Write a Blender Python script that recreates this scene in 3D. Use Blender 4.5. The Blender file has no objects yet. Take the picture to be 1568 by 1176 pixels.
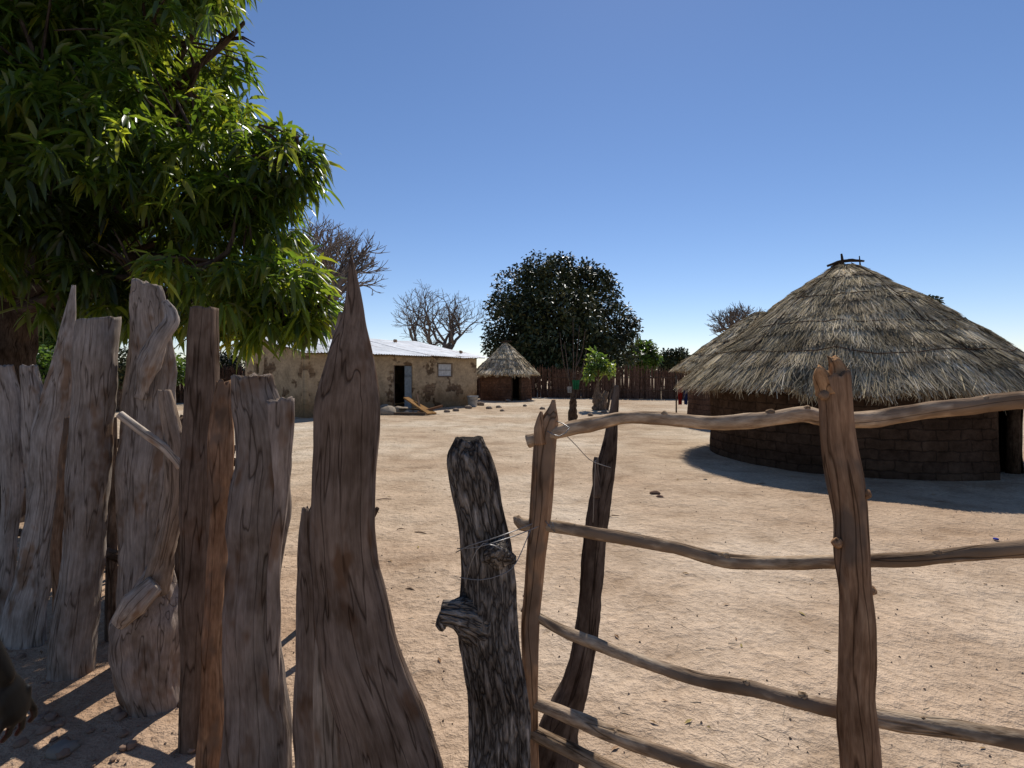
import bpy, math, random
import numpy as np
from mathutils import Vector, noise
random.seed(7); rng=np.random.default_rng(7)
sc=bpy.context.scene
try:
    sc.view_settings.view_transform='Standard'; sc.view_settings.look='None'; sc.view_settings.exposure=0
except Exception: pass
EYE=1.6
def S(px,py,d):
    "survey conversion: bearing/elevation measured at a true depth d (metres) -> world point"
    return Vector(((px-784)/784*d, d, EYE-(py-570)/784*d))
# ------------------------------------------------------------------ mesh builder
class MB:
    def __init__(s): s.v=[];s.f=[];s.t=[];s.w=[]
    def add(s,vs,fs,tint=(1,1,1),wl=None):
        o=len(s.v); s.v+= [tuple(p) for p in vs]
        s.f+=[tuple(i+o for i in f) for f in fs]
        if isinstance(tint,list): s.t+=tint
        else: s.t+=[tuple(tint)]*len(vs)
        s.w+= wl if wl is not None else [tuple(p) for p in vs]
    def obj(s,name,mat,parent=None,origin=None,smooth=True):
        v=np.array(s.v,dtype=float)
        if origin is not None: v=v-np.array(origin)
        return mk(name,v.tolist(),s.f,s.t,s.w,mat,parent,smooth)
def mk(name,v,f,t,w,mat,parent=None,smooth=True):
    me=bpy.data.meshes.new(name); me.from_pydata(v,[],f)
    n=len(v)
    a=me.attributes.new('tint','FLOAT_COLOR','POINT')
    ta=np.ones((n,4),dtype=np.float32); ta[:,:3]=np.array(t,dtype=np.float32)[:, :3]
    a.data.foreach_set('color',ta.ravel())
    b=me.attributes.new('wl','FLOAT_VECTOR','POINT')
    b.data.foreach_set('vector',np.array(w,dtype=np.float32).ravel())
    if smooth: me.polygons.foreach_set('use_smooth',[True]*len(me.polygons))
    me.update()
    o=bpy.data.objects.new(name,me); sc.collection.objects.link(o)
    if mat: me.materials.append(mat)
    if parent: o.parent=parent
    return o
def empty(name,loc=(0,0,0),rz=0):
    e=bpy.data.objects.new(name,None); e.location=loc; e.rotation_euler=(0,0,rz); e.empty_display_size=.3
    sc.collection.objects.link(e); return e
def smoothpts(pts,rads,step):
    P=[Vector(p) for p in pts]; out=[];rr=[]
    for i in range(len(P)-1):
        p0=P[max(i-1,0)];p1=P[i];p2=P[i+1];p3=P[min(i+2,len(P)-1)]
        n=max(1,int((p2-p1).length/step))
        for k in range(n):
            t=k/n
            out.append(.5*((2*p1)+(p2-p0)*t+(2*p0-5*p1+4*p2-p3)*t*t+(3*p1-p0-3*p2+p3)*t**3))
            rr.append(rads[i]*(1-t)+rads[i+1]*t)
    out.append(P[-1]); rr.append(rads[-1]); return out,rr
def tube(mb,pts,rads,seg=6,ratio=1.0,ref=None,tint=(1,1,1),step=None,rough=0,groove=0,seed=0,roundtip=False,endj=0):
    if step: pts,rads=smoothpts(pts,rads,step)
    pts=[Vector(p) for p in pts]; n=len(pts)
    if roundtip:
        t=(pts[-1]-pts[-2]).normalized(); r=rads[-1]
        pts+= [pts[-1]+t*r*.55,pts[-1]+t*r*.9]; rads=list(rads)+[r*.8,r*.35]; n+=2
        t=(pts[0]-pts[1]).normalized(); r=rads[0]
        pts=[pts[0]+t*r*.8]+pts; rads=[r*.5]+list(rads); n+=1
    vs=[];wl=[];fs=[];L=0;a=None
    for i in range(n):
        t=(pts[min(i+1,n-1)]-pts[max(i-1,0)])
        if t.length<1e-9: t=Vector((0,0,1))
        t.normalize()
        if i: L+=(pts[i]-pts[i-1]).length
        if ref is not None: a=Vector(ref)-t*t.dot(Vector(ref))
        elif a is None: a=t.cross(Vector((0,1,0)) if abs(t.y)<.8 else Vector((1,0,0)))
        else: a=a-t*t.dot(a)
        if a.length<1e-6: a=t.orthogonal()
        a.normalize(); b=t.cross(a)
        for j in range(seg):
            an=2*math.pi*j/seg; ca,sa=math.cos(an),math.sin(an); f=1
            if rough: f+=rough*noise.noise(Vector((ca*1.1+seed,sa*1.1,L*7)))+rough*.5*noise.noise(Vector((ca*3+seed,sa*3,L*22)))
            if groove:
                g=abs(noise.noise(Vector((ca*3.2+seed*2,sa*3.2,L*2.0)))); f-=groove*max(0,.16-g)/.16
            p=pts[i]+(a*ca+b*sa*ratio)*rads[i]*f
            if endj and i==n-1: p=p+t*endj*noise.noise(Vector((ca*2+seed,sa*2,3)))
            vs.append(p); wl.append((ca*rads[i]+seed*.37,sa*rads[i],L+seed))
    for i in range(n-1):
        for j in range(seg):
            k=(j+1)%seg; fs.append((i*seg+j,i*seg+k,(i+1)*seg+k,(i+1)*seg+j))
    c=len(vs); vs.append(pts[0]); wl.append((seed*.37,0,seed)); vs.append(pts[-1]); wl.append((seed*.37,0,L+seed))
    for j in range(seg):
        k=(j+1)%seg; fs.append((c,k,j)); fs.append((c+1,(n-1)*seg+j,(n-1)*seg+k))
    mb.add(vs,fs,tint,wl)
def box(mb,lo,hi,tint=(1,1,1)):
    x0,y0,z0=lo;x1,y1,z1=hi
    vs=[(x0,y0,z0),(x1,y0,z0),(x1,y1,z0),(x0,y1,z0),(x0,y0,z1),(x1,y0,z1),(x1,y1,z1),(x0,y1,z1)]
    mb.add(vs,[(0,3,2,1),(4,5,6,7),(0,1,5,4),(1,2,6,5),(2,3,7,6),(3,0,4,7)],tint)
# ------------------------------------------------------------------ materials
def newmat(name):
    m=bpy.data.materials.new(name); m.use_nodes=True; nt=m.node_tree; nt.nodes.clear()
    return m,nt,nt.nodes,nt.links
def N(ns,typ,**kw):
    n=ns.new(typ)
    for k,v in kw.items():
        if k in n.inputs: n.inputs[k].default_value=v
        else: setattr(n,k,v)
    return n
def ramp(ns,stops):
    r=ns.new('ShaderNodeValToRGB'); e=r.color_ramp.elements
    while len(e)<len(stops): e.new(.5)
    for i,(p,c) in enumerate(stops):
        e[i].position=p; e[i].color=(*c,1) if len(c)==3 else c
    return r
def mixc(ns,ls,fac,a,b,mode='MIX'):
    m=ns.new('ShaderNodeMix'); m.data_type='RGBA'; m.blend_type=mode
    for sock,val in ((m.inputs[0],fac),(m.inputs[6],a),(m.inputs[7],b)):
        if hasattr(val,'is_output') : ls.new(val,sock)
        elif isinstance(val,(int,float)): sock.default_value=val
        else: sock.default_value=(*val,1)
    return m.outputs[2]
def coordmap(ns,ls,scale,src='wl'):
    if src=='obj':
        t=ns.new('ShaderNodeTexCoord'); o=t.outputs['Object']
    elif src=='pos':
        t=ns.new('ShaderNodeNewGeometry'); o=t.outputs['Position']
    else:
        t=ns.new('ShaderNodeAttribute'); t.attribute_name=src; o=t.outputs['Vector']
    m=ns.new('ShaderNodeMapping'); m.inputs['Scale'].default_value=scale; ls.new(o,m.inputs['Vector']); return m.outputs[0]
def finish(ns,ls,col,height=None,bump=.3,dist=.01,rough=.9,spec=.2,metal=0,tint=True):
    if tint:
        a=ns.new('ShaderNodeAttribute'); a.attribute_name='tint'
        col=mixc(ns,ls,1.0,col,a.outputs['Color'],'MULTIPLY')
    out=ns.new('ShaderNodeOutputMaterial')
    if spec<=.2:
        p=ns.new('ShaderNodeBsdfDiffuse'); ci=p.inputs['Color']
    else:
        p=ns.new('ShaderNodeBsdfPrincipled'); ci=p.inputs['Base Color']
        p.inputs['Roughness'].default_value=rough; p.inputs['Specular IOR Level'].default_value=spec; p.inputs['Metallic'].default_value=metal
    if hasattr(col,'is_output'): ls.new(col,ci)
    else: ci.default_value=(*col,1)
    if height is not None:
        b=ns.new('ShaderNodeBump'); b.inputs['Strength'].default_value=bump; b.inputs['Distance'].default_value=dist
        ls.new(height,b.inputs['Height']); ls.new(b.outputs[0],p.inputs['Normal'])
    ls.new(p.outputs[0],out.inputs[0]); return p
def noi(ns,ls,vec,scale=1,detail=4,rough=.6):
    n=ns.new('ShaderNodeTexNoise'); n.inputs['Scale'].default_value=scale; n.inputs['Detail'].default_value=min(detail,3.5); n.inputs['Roughness'].default_value=rough
    ls.new(vec,n.inputs['Vector']); return n.outputs['Fac']
def mathn(ns,ls,op,a,b=0.0):
    m=ns.new('ShaderNodeMath'); m.operation=op
    for s,v in ((m.inputs[0],a),(m.inputs[1],b)):
        if hasattr(v,'is_output'): ls.new(v,s)
        else: s.default_value=v
    return m.outputs[0]
def wood_mat(name,dark,mid,light,sc1=(75,75,7),cr=.5,bump=.55,patch=None,patchamt=(.56,.66),spec=.2):
    m,nt,ns,ls=newmat(name)
    v=coordmap(ns,ls,sc1); f=noi(ns,ls,v,1,3.5,.75)
    v2=coordmap(ns,ls,(9,9,5)); g=noi(ns,ls,v2,1,3,.65)
    r=ramp(ns,[(.28,dark),(.5,mid),(.74,light)]); ls.new(f,r.inputs[0])
    r2=ramp(ns,[(.3,(.58,.54,.50)),(.5,(.98,.98,.98)),(.72,(1.3,1.29,1.28))]); ls.new(g,r2.inputs[0])
    col=mixc(ns,ls,1.0,r.outputs[0],r2.outputs[0],'MULTIPLY')
    if patch:
        rp=ramp(ns,[(patchamt[0],(0,0,0)),(patchamt[1],(1,1,1))]); ls.new(noi(ns,ls,coordmap(ns,ls,(7,7,3.4)),1,3,.7),rp.inputs[0])
        col=mixc(ns,ls,rp.outputs[0],col,mixc(ns,ls,1.0,patch,r2.outputs[0],'MULTIPLY'))
    v4=coordmap(ns,ls,(19,19,1.3)); c=noi(ns,ls,v4,1,2,.5)
    cc=mathn(ns,ls,'ABSOLUTE',mathn(ns,ls,'SUBTRACT',c,.5)); rc=ramp(ns,[(.0,(.25,.22,.2)),(.018*cr*2,(1,1,1))]); ls.new(cc,rc.inputs[0])
    col=mixc(ns,ls,.85,col,rc.outputs[0],'MULTIPLY')
    hh=mathn(ns,ls,'ADD',mathn(ns,ls,'MULTIPLY',f,.8),mathn(ns,ls,'MULTIPLY',rc.outputs[0],.6))
    finish(ns,ls,col,hh,bump,.009,.8,spec); return m
M_post=wood_mat('weathered_wood',(.17,.14,.118),(.265,.225,.195),(.365,.32,.285),patch=(.19,.13,.092))
M_gate=wood_mat('split_wood',(.14,.088,.056),(.28,.19,.128),(.42,.31,.215),patch=(.18,.14,.11),patchamt=(.52,.6))
M_rail=wood_mat('rail_wood',(.17,.12,.08),(.38,.30,.22),(.56,.47,.36),sc1=(60,60,14),patch=(.22,.165,.12),patchamt=(.5,.56))
M_bark=wood_mat('bark',(.05,.038,.03),(.11,.085,.07),(.19,.155,.13),sc1=(25,25,8))
def burnt():
    m,nt,ns,ls=newmat('cracked_bark')
    v=coordmap(ns,ls,(34,34,7)); nz=ns.new('ShaderNodeTexNoise'); nz.inputs['Scale'].default_value=1.2; nz.inputs['Detail'].default_value=3; ls.new(v,nz.inputs['Vector'])
    vv=ns.new('ShaderNodeVectorMath'); vv.operation='MULTIPLY_ADD'; ls.new(nz.outputs['Color'],vv.inputs[0]); vv.inputs[1].default_value=(2.2,2.2,2.2); ls.new(v,vv.inputs[2])
    vo=ns.new('ShaderNodeTexVoronoi'); vo.feature='DISTANCE_TO_EDGE'; vo.inputs['Scale'].default_value=1; ls.new(vv.outputs[0],vo.inputs['Vector'])
    f=noi(ns,ls,coordmap(ns,ls,(80,80,14)),1,4,.75); g=noi(ns,ls,coordmap(ns,ls,(8,8,6)),1,3,.6)
    r=ramp(ns,[(.0,(.04,.034,.03)),(.12,(.165,.145,.128)),(.5,(.34,.31,.28))]); ls.new(vo.outputs['Distance'],r.inputs[0])
    r2=ramp(ns,[(.3,(.55,.53,.51)),(.7,(1.4,1.38,1.35))]); ls.new(f,r2.inputs[0])
    r3=ramp(ns,[(.35,(.55,.5,.46)),(.6,(1.1,1.1,1.1))]); ls.new(g,r3.inputs[0])
    col=mixc(ns,ls,1.0,mixc(ns,ls,1.0,r.outputs[0],r2.outputs[0],'MULTIPLY'),r3.outputs[0],'MULTIPLY')
    rr=ramp(ns,[(.0,(0,0,0)),(.3,(1,1,1))]); ls.new(vo.outputs['Distance'],rr.inputs[0])
    hh=mathn(ns,ls,'ADD',rr.outputs[0],mathn(ns,ls,'MULTIPLY',f,.8))
    finish(ns,ls,col,hh,1.0,.011,.8,.2); return m
M_burnt=burnt()
def leaf_mat(name,c1,c2,trans,tr=.35,rough=.38):
    m,nt,ns,ls=newmat(name)
    a=ns.new('ShaderNodeAttribute'); a.attribute_name='tint'
    col=mixc(ns,ls,1.0,tuple((x+y)/2 for x,y in zip(c1,c2)),a.outputs['Color'],'MULTIPLY')
    o=ns.new('ShaderNodeOutputMaterial')
    p=N(ns,'ShaderNodeBsdfPrincipled',Roughness=rough); p.inputs['Specular IOR Level'].default_value=.45; ls.new(col,p.inputs['Base Color'])
    if tr<=0: ls.new(p.outputs[0],o.inputs[0]); return m
    tc=mixc(ns,ls,1.0,trans,a.outputs['Color'],'MULTIPLY')
    t=ns.new('ShaderNodeBsdfTranslucent'); ls.new(tc,t.inputs[0])
    mx=ns.new('ShaderNodeMixShader'); mx.inputs[0].default_value=tr; ls.new(p.outputs[0],mx.inputs[1]); ls.new(t.outputs[0],mx.inputs[2])
    ls.new(mx.outputs[0],o.inputs[0]); return m
M_mango=leaf_mat('mango_leaf',(.034,.064,.012),(.052,.094,.018),(.23,.38,.03),.36,.34)
M_far=leaf_mat('far_leaf',(.03,.045,.018),(.05,.075,.028),(.07,.11,.025),0,.5)
M_young=leaf_mat('young_leaf',(.045,.09,.022),(.065,.13,.03),(.17,.32,.04),.3)
def thatch_mat():
    m,nt,ns,ls=newmat('thatch'); f=noi(ns,ls,coordmap(ns,ls,(1.2,1.2,1.2),'obj'),1,3,.65)
    r=ramp(ns,[(.32,(.33,.27,.195)),(.5,(.50,.43,.32)),(.68,(.64,.57,.45))]); ls.new(f,r.inputs[0])
    finish(ns,ls,r.outputs[0],None,rough=.8,spec=.15); return m
M_thatch=thatch_mat()
def brick_mat(name,c1,c2,mortar,plaster=None,pf=.5,bs=(1,1)):
    m,nt,ns,ls=newmat(name); v=coordmap(ns,ls,(1,1,1))
    nz=ns.new('ShaderNodeTexNoise'); nz.inputs['Scale'].default_value=7; nz.inputs['Detail'].default_value=3; ls.new(v,nz.inputs['Vector'])
    vv=ns.new('ShaderNodeVectorMath'); vv.operation='MULTIPLY_ADD'; ls.new(nz.outputs['Color'],vv.inputs[0]); vv.inputs[1].default_value=(.11,.09,0); ls.new(v,vv.inputs[2])
    b=ns.new('ShaderNodeTexBrick'); ls.new(vv.outputs[0],b.inputs['Vector'])
    b.inputs['Scale'].default_value=1; b.inputs['Brick Width'].default_value=.36; b.inputs['Row Height'].default_value=.16; b.inputs['Mortar Size'].default_value=.014; b.inputs['Mortar Smooth'].default_value=.8
    b.inputs['Color1'].default_value=(*c1,1); b.inputs['Color2'].default_value=(*c2,1); b.inputs['Mortar'].default_value=(*mortar,1)
    f=noi(ns,ls,v,9,4,.7); r=ramp(ns,[(.3,(.65,.63,.61)),(.7,(1.3,1.28,1.25))]); ls.new(f,r.inputs[0])
    fl=noi(ns,ls,v,1.6,4,.6); rl=ramp(ns,[(.35,(.65,.63,.6)),(.65,(1.2,1.2,1.2))]); ls.new(fl,rl.inputs[0])
    col=mixc(ns,ls,1.0,mixc(ns,ls,1.0,b.outputs['Color'],r.outputs[0],'MULTIPLY'),rl.outputs[0],'MULTIPLY')
    h=mathn(ns,ls,'ADD',mathn(ns,ls,'MULTIPLY',b.outputs['Fac'],-.7),mathn(ns,ls,'MULTIPLY',f,.6))
    if plaster:
        g=noi(ns,ls,v,.9,4,.62); rg=ramp(ns,[(pf,(0,0,0)),(pf+.03,(1,1,1))]); ls.new(g,rg.inputs[0])
        s=noi(ns,ls,v,2.4,4,.6); rs=ramp(ns,[(.3,tuple(c*.68 for c in plaster)),(.65,tuple(c*1.12 for c in plaster))]); ls.new(s,rs.inputs[0])
        pl=mixc(ns,ls,.7,rs.outputs[0],mixc(ns,ls,1.0,rs.outputs[0],r.outputs[0],'MULTIPLY'))
        col=mixc(ns,ls,rg.outputs[0],pl,col)
        sx=ns.new('ShaderNodeSeparateXYZ'); ls.new(v,sx.inputs[0]); mr=ns.new('ShaderNodeMapRange'); mr.inputs[1].default_value=.15; mr.inputs[2].default_value=.75; mr.inputs[3].default_value=1; mr.inputs[4].default_value=0
        ls.new(mathn(ns,ls,'SUBTRACT',sx.outputs[1],mathn(ns,ls,'MULTIPLY',fl,.5)),mr.inputs[0])
        col=mixc(ns,ls,mr.outputs[0],col,mixc(ns,ls,1.0,col,(.62,.54,.46),'MULTIPLY'))
        h=mathn(ns,ls,'ADD',mathn(ns,ls,'MULTIPLY',h,rg.outputs[0]),mathn(ns,ls,'MULTIPLY',rg.outputs[0],-1.0))
    finish(ns,ls,col,h,.7,.02,.95,.1); return m
M_hutwall=brick_mat('mud_brick',(.078,.05,.034),(.056,.037,.027),(.044,.03,.022))
M_redwall=brick_mat('red_mud_brick',(.13,.075,.052),(.10,.06,.043),(.065,.042,.033))
M_house=brick_mat('mud_plaster',(.23,.165,.105),(.18,.125,.082),(.12,.085,.06),(.42,.325,.21),.54)
def simple(name,col,rough=.7,spec=.3,metal=0,nz=None,rust=None):
    m,nt,ns,ls=newmat(name); f=noi(ns,ls,coordmap(ns,ls,(1,1,1),'obj'),nz or 8,3,.65)
    r=ramp(ns,[(.3,tuple(c*.72 for c in col)),(.7,tuple(min(1,c*1.15) for c in col))]); ls.new(f,r.inputs[0]); c_=r.outputs[0]
    if rust:
        g=noi(ns,ls,coordmap(ns,ls,(2.5,.7,1),'obj'),1,4,.7); rr=ramp(ns,[(.56,(0,0,0)),(.7,(.85,.85,.85))]); ls.new(g,rr.inputs[0]); c_=mixc(ns,ls,rr.outputs[0],c_,rust)
    finish(ns,ls,c_,f,.25,.005,rough,spec,metal); return m
M_metal=simple('zinc_sheet',(.84,.84,.82),.55,.5,0,1.5,(.36,.27,.2))
M_plain=simple('plain_rough',(.9,.9,.9),.8,.2)
M_skin=simple('skin',(.055,.033,.024),.5,.35)
M_cloth=simple('cloth',(1,1,1),.9,.1,0,14)
M_wire=simple('wire',(.25,.24,.23),.45,.5,.7)
def ground_mat():
    m,nt,ns,ls=newmat('sandy_ground'); v=coordmap(ns,ls,(1,1,1),'pos')
    a=noi(ns,ls,v,.25,3,.6); b=noi(ns,ls,v,1.7,3,.66); c=noi(ns,ls,v,20,3,.72); d=noi(ns,ls,v,150,1,.7)
    r=ramp(ns,[(.34,(.38,.262,.172)),(.5,(.455,.335,.232)),(.66,(.54,.43,.32))]); ls.new(a,r.inputs[0])
    r1=ramp(ns,[(.3,(.74,.71,.68)),(.5,(1,1,1)),(.7,(1.15,1.15,1.15))]); ls.new(b,r1.inputs[0])
    r2=ramp(ns,[(.28,(.72,.69,.66)),(.5,(1,1,1)),(.75,(1.13,1.13,1.13))]); ls.new(c,r2.inputs[0])
    r3=ramp(ns,[(.25,(.72,.70,.68)),(.5,(1,1,1)),(.78,(1.25,1.25,1.25))]); ls.new(d,r3.inputs[0])
    col=mixc(ns,ls,1.0,r.outputs[0],r1.outputs[0],'MULTIPLY'); col=mixc(ns,ls,.9,col,r2.outputs[0],'MULTIPLY'); col=mixc(ns,ls,.7,col,r3.outputs[0],'MULTIPLY')
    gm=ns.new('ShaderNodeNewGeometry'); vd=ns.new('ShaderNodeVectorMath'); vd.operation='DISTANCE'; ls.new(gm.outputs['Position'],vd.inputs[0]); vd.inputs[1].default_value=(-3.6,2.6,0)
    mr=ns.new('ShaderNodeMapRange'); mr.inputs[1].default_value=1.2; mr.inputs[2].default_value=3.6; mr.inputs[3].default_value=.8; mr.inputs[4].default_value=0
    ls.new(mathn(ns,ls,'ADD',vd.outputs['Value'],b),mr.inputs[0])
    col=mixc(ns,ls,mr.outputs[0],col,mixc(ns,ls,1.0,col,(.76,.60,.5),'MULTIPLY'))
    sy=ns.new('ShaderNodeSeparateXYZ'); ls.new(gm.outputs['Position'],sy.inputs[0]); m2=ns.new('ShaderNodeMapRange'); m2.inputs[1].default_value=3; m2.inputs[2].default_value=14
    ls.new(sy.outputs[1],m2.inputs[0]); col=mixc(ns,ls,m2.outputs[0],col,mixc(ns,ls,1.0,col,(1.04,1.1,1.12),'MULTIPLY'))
    # trodden hollows (foot and hoof prints)
    vo=ns.new('ShaderNodeTexVoronoi'); vo.inputs['Scale'].default_value=1; ls.new(coordmap(ns,ls,(3.6,2.4,1),'pos'),vo.inputs['Vector'])
    rv=ramp(ns,[(.0,(0,0,0)),(.16,(.2,.2,.2)),(.3,(1,1,1)),(.42,(.8,.8,.8))]); ls.new(vo.outputs['Distance'],rv.inputs[0])
    h=mathn(ns,ls,'ADD',mathn(ns,ls,'MULTIPLY',b,2.4),mathn(ns,ls,'MULTIPLY',c,.7))
    h=mathn(ns,ls,'ADD',h,mathn(ns,ls,'MULTIPLY',rv.outputs[0],.34))
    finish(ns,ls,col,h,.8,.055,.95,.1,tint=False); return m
# ------------------------------------------------------------------ ground
def gz(x,y):
    return .03*noise.noise(Vector((x*.35,y*.35,0)))+.016*noise.noise(Vector((x*1.6,y*1.6,4)))+.006*noise.noise(Vector((x*5,y*5,8)))
def axis(c,n,fine,ext):
    t=np.linspace(-1,1,n); k=7.5; return c+ext*np.sinh(k*t)/math.sinh(k)
gx=axis(0,320,0,900); gy=axis(4,320,0,900)
vs=[];X,Y=np.meshgrid(gx,gy)
for x,y in zip(X.ravel(),Y.ravel()):
    near=max(0,1-max(abs(x),abs(y-5))/60); vs.append((x,y,gz(x,y)*near))
n=320; fs=[(j*n+i,j*n+i+1,(j+1)*n+i+1,(j+1)*n+i) for j in range(n-1) for i in range(n-1)]
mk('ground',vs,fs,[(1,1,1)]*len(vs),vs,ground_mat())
# ------------------------------------------------------------------ posts
def post(mb,rows,d,ratio=.55,tint=(1,1,1),seed=0,seg=40,sq=1.0,slope=0,lump=.13,groove=.07,jag=.02):
    z=[EYE-(y-570)/784*d for y,_,_ in rows][::-1]; xc=[((a+b)/2-784)/784*d for _,a,b in rows][::-1]; hw=[(b-a)/2/784*d for _,a,b in rows][::-1]
    if z[0]>-.06: z=[-.06]+z; xc=[xc[0]+(xc[0]-xc[1])*.15]+xc; hw=[hw[0]*1.05]+hw
    n=max(12,int((z[-1]-z[0])/.012)); zz=np.linspace(z[0],z[-1],n)
    X=np.interp(zz,z,xc); W=np.interp(zz,z,hw)
    ker=np.ones(5)/5
    def sm(a):
        b=np.pad(a,2,mode='edge'); return np.convolve(b,ker,'valid')
    X=sm(sm(X)); W=sm(W)
    vs=[];wl=[];fs=[]; avg=float(np.mean(W))
    for i in range(n):
        zc=zz[i]; ry=min(W[i],avg*1.15)*ratio+.004
        off=.02*noise.noise(Vector((seed,zc*2.5,0))); xo=.010*noise.noise(Vector((seed+5,zc*4,2)))
        for j in range(seg):
            an=2*math.pi*j/seg; ca,sa=math.cos(an),math.sin(an)
            ex=sq; sx=math.copysign(abs(ca)**ex,ca); sy=math.copysign(abs(sa)**ex,sa)
            f=1+lump*noise.noise(Vector((ca*1.3+seed,sa*1.3,zc*4)))+lump*.45*noise.noise(Vector((ca*3+seed,sa*3,zc*11)))
            g=abs(noise.noise(Vector((ca*2.5+seed*3,sa*2.5,zc*1.1)))); f-=groove*max(0,.12-g)/.12
            zt=zc
            if i>=n-3: zt+= (slope*ca*W[i]+jag*noise.noise(Vector((ca*2.5+seed,sa*2.5,9))))*(i-n+4)/3
            vs.append((X[i]+xo+W[i]*sx*f,d+off+ry*sy*f,zt)); wl.append((ca*W[i]+seed*.41,sa*W[i]*.8,zc))
    for i in range(n-1):
        for j in range(seg):
            k=(j+1)%seg; fs.append((i*seg+j,i*seg+k,(i+1)*seg+k,(i+1)*seg+j))
    c=len(vs)
    for j in range(seg):
        p=vs[(n-1)*seg+j]; cx=X[-1]
        vs.append((cx+(p[0]-cx)*.5,d+(p[1]-d)*.5,p[2]*.6+zz[-1]*.4-.003)); wl.append((wl[(n-1)*seg+j][0]*.5,wl[(n-1)*seg+j][1],zz[-1]))
    vs.append((X[-1],d,zz[-1]-.004)); wl.append((seed*.41,0,zz[-1])); e=len(vs)-1
    for j in range(seg):
        k=(j+1)%seg; fs.append(((n-1)*seg+j,(n-1)*seg+k,c+k,c+j)); fs.append((c+j,c+k,e))
    mb.add(vs,fs,tint,wl)
fence=empty('wooden_post_fence',(-1.6,2.2,0)); FO=(-1.6,2.2,0)
def fp(nm,rows,d,mat=None,**k):
    mb=MB(); post(mb,rows,d,**k); return mb.obj(nm,mat or M_post,fence,FO)
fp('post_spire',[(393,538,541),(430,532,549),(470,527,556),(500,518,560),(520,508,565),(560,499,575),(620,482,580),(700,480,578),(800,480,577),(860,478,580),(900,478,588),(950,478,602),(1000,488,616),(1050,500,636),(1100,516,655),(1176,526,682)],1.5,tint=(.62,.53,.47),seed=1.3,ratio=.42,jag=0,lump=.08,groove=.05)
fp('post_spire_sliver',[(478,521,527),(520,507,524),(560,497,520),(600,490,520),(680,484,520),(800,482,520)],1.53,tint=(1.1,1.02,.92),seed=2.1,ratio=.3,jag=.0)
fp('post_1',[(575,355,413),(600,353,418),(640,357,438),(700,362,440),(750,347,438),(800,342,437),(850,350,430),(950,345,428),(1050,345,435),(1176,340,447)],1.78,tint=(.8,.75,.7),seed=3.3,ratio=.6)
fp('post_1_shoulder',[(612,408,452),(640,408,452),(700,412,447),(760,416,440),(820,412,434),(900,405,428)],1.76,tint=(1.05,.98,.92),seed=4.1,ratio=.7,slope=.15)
fp('post_2',[(585,330,349),(610,325,350),(650,322,355),(730,318,356),(780,323,349),(850,320,352),(900,318,346),(1000,312,345),(1100,305,345),(1160,300,346)],2.0,M_gate,tint=(1.0,.84,.72),seed=5.2,ratio=.8)
fp('post_3',[(472,298,335),(520,292,334),(600,284,331),(700,281,329),(800,280,326),(900,280,323),(1000,279,320),(1100,276,314)],2.2,tint=(.55,.46,.39),seed=6.6,ratio=.7,sq=.7,lump=.05,groove=.05,jag=.008)
fp('post_4',[(433,203,246),(450,200,254),(480,198,262),(520,200,262),(560,196,268),(620,187,268),(700,180,262),(800,180,250),(900,178,240),(1000,176,238)],2.78,tint=(1.0,.97,.93),seed=7.7,ratio=.35,groove=.12,slope=-.25)
mb=MB(); tube(mb,[S(252,462,2.72),S(262,490,2.70),S(244,520,2.68),S(226,560,2.68),S(215,610,2.70)],[.02,.04,.05,.055,.03],16,.6,(1,0,0),step=.012,rough=.3,groove=.1,seed=4,tint=(1.2,1.18,1.14)); mb.obj('post_4_burl',M_post,fence,FO)
fp('post_5',[(489,118,178),(520,117,181),(600,118,172),(680,111,166),(760,105,160),(850,100,156),(950,88,150),(1026,80,142)],2.72,tint=(.95,.93,.9),seed=9.4,ratio=.8,slope=.1)
fp('post_6',[(438,110,115),(480,101,118),(540,86,116),(600,66,112),(660,50,104),(740,46,100),(800,40,94),(860,30,82),(910,14,74),(970,4,64)],3.0,tint=(1.22,1.21,1.19),seed=10.2,ratio=.45,slope=.1)
fp('post_6_left',[(560,33,56),(600,33,66),(660,36,74),(740,42,70),(800,44,66)],3.03,tint=(1.15,1.14,1.12),seed=11.5,ratio=.6)
fp('post_7',[(560,-12,20),(600,-10,26),(640,-8,30),(700,0,34),(780,4,32),(860,-6,22),(960,-20,14)],3.15,tint=(1.1,1.09,1.07),seed=12.1,ratio=.6)
fp('post_8',[(640,99,114),(700,94,113),(760,88,110),(880,84,104),(990,84,108)],2.9,M_gate,tint=(.7,.62,.57),seed=13.3,ratio=.9)
fp('post_9',[(778,467,480),(840,458,482),(900,455,500),(1000,452,515),(1100,450,524),(1176,450,530)],1.66,tint=(.72,.64,.58),seed=14.2,ratio=.6)
fp('post_10',[(600,-90,-45),(760,-95,-40),(960,-100,-40)],3.4,tint=(.9,.88,.85),seed=15.5)
fp('post_11',[(540,-190,-130),(760,-195,-130),(900,-200,-130)],3.7,tint=(.9,.88,.85),seed=16.5)
fp('post_12',[(640,163,178),(700,162,178),(980,162,180)],3.05,M_bark,tint=(1,.9,.8),seed=17.5)
fp('post_13',[(640,268,288),(800,266,284),(1020,264,282)],2.6,M_bark,tint=(1,.9,.8),seed=18.5)
mb=MB()
tube(mb,[S(238,900,2.45),S(250,850,2.43),S(266,770,2.42),S(270,700,2.42),S(262,650,2.42),S(252,598,2.42)],[.075,.05,.046,.052,.042,.026],20,.9,step=.012,rough=.16,groove=.08,seed=3,tint=(.95,.83,.7),endj=.02)
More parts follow.
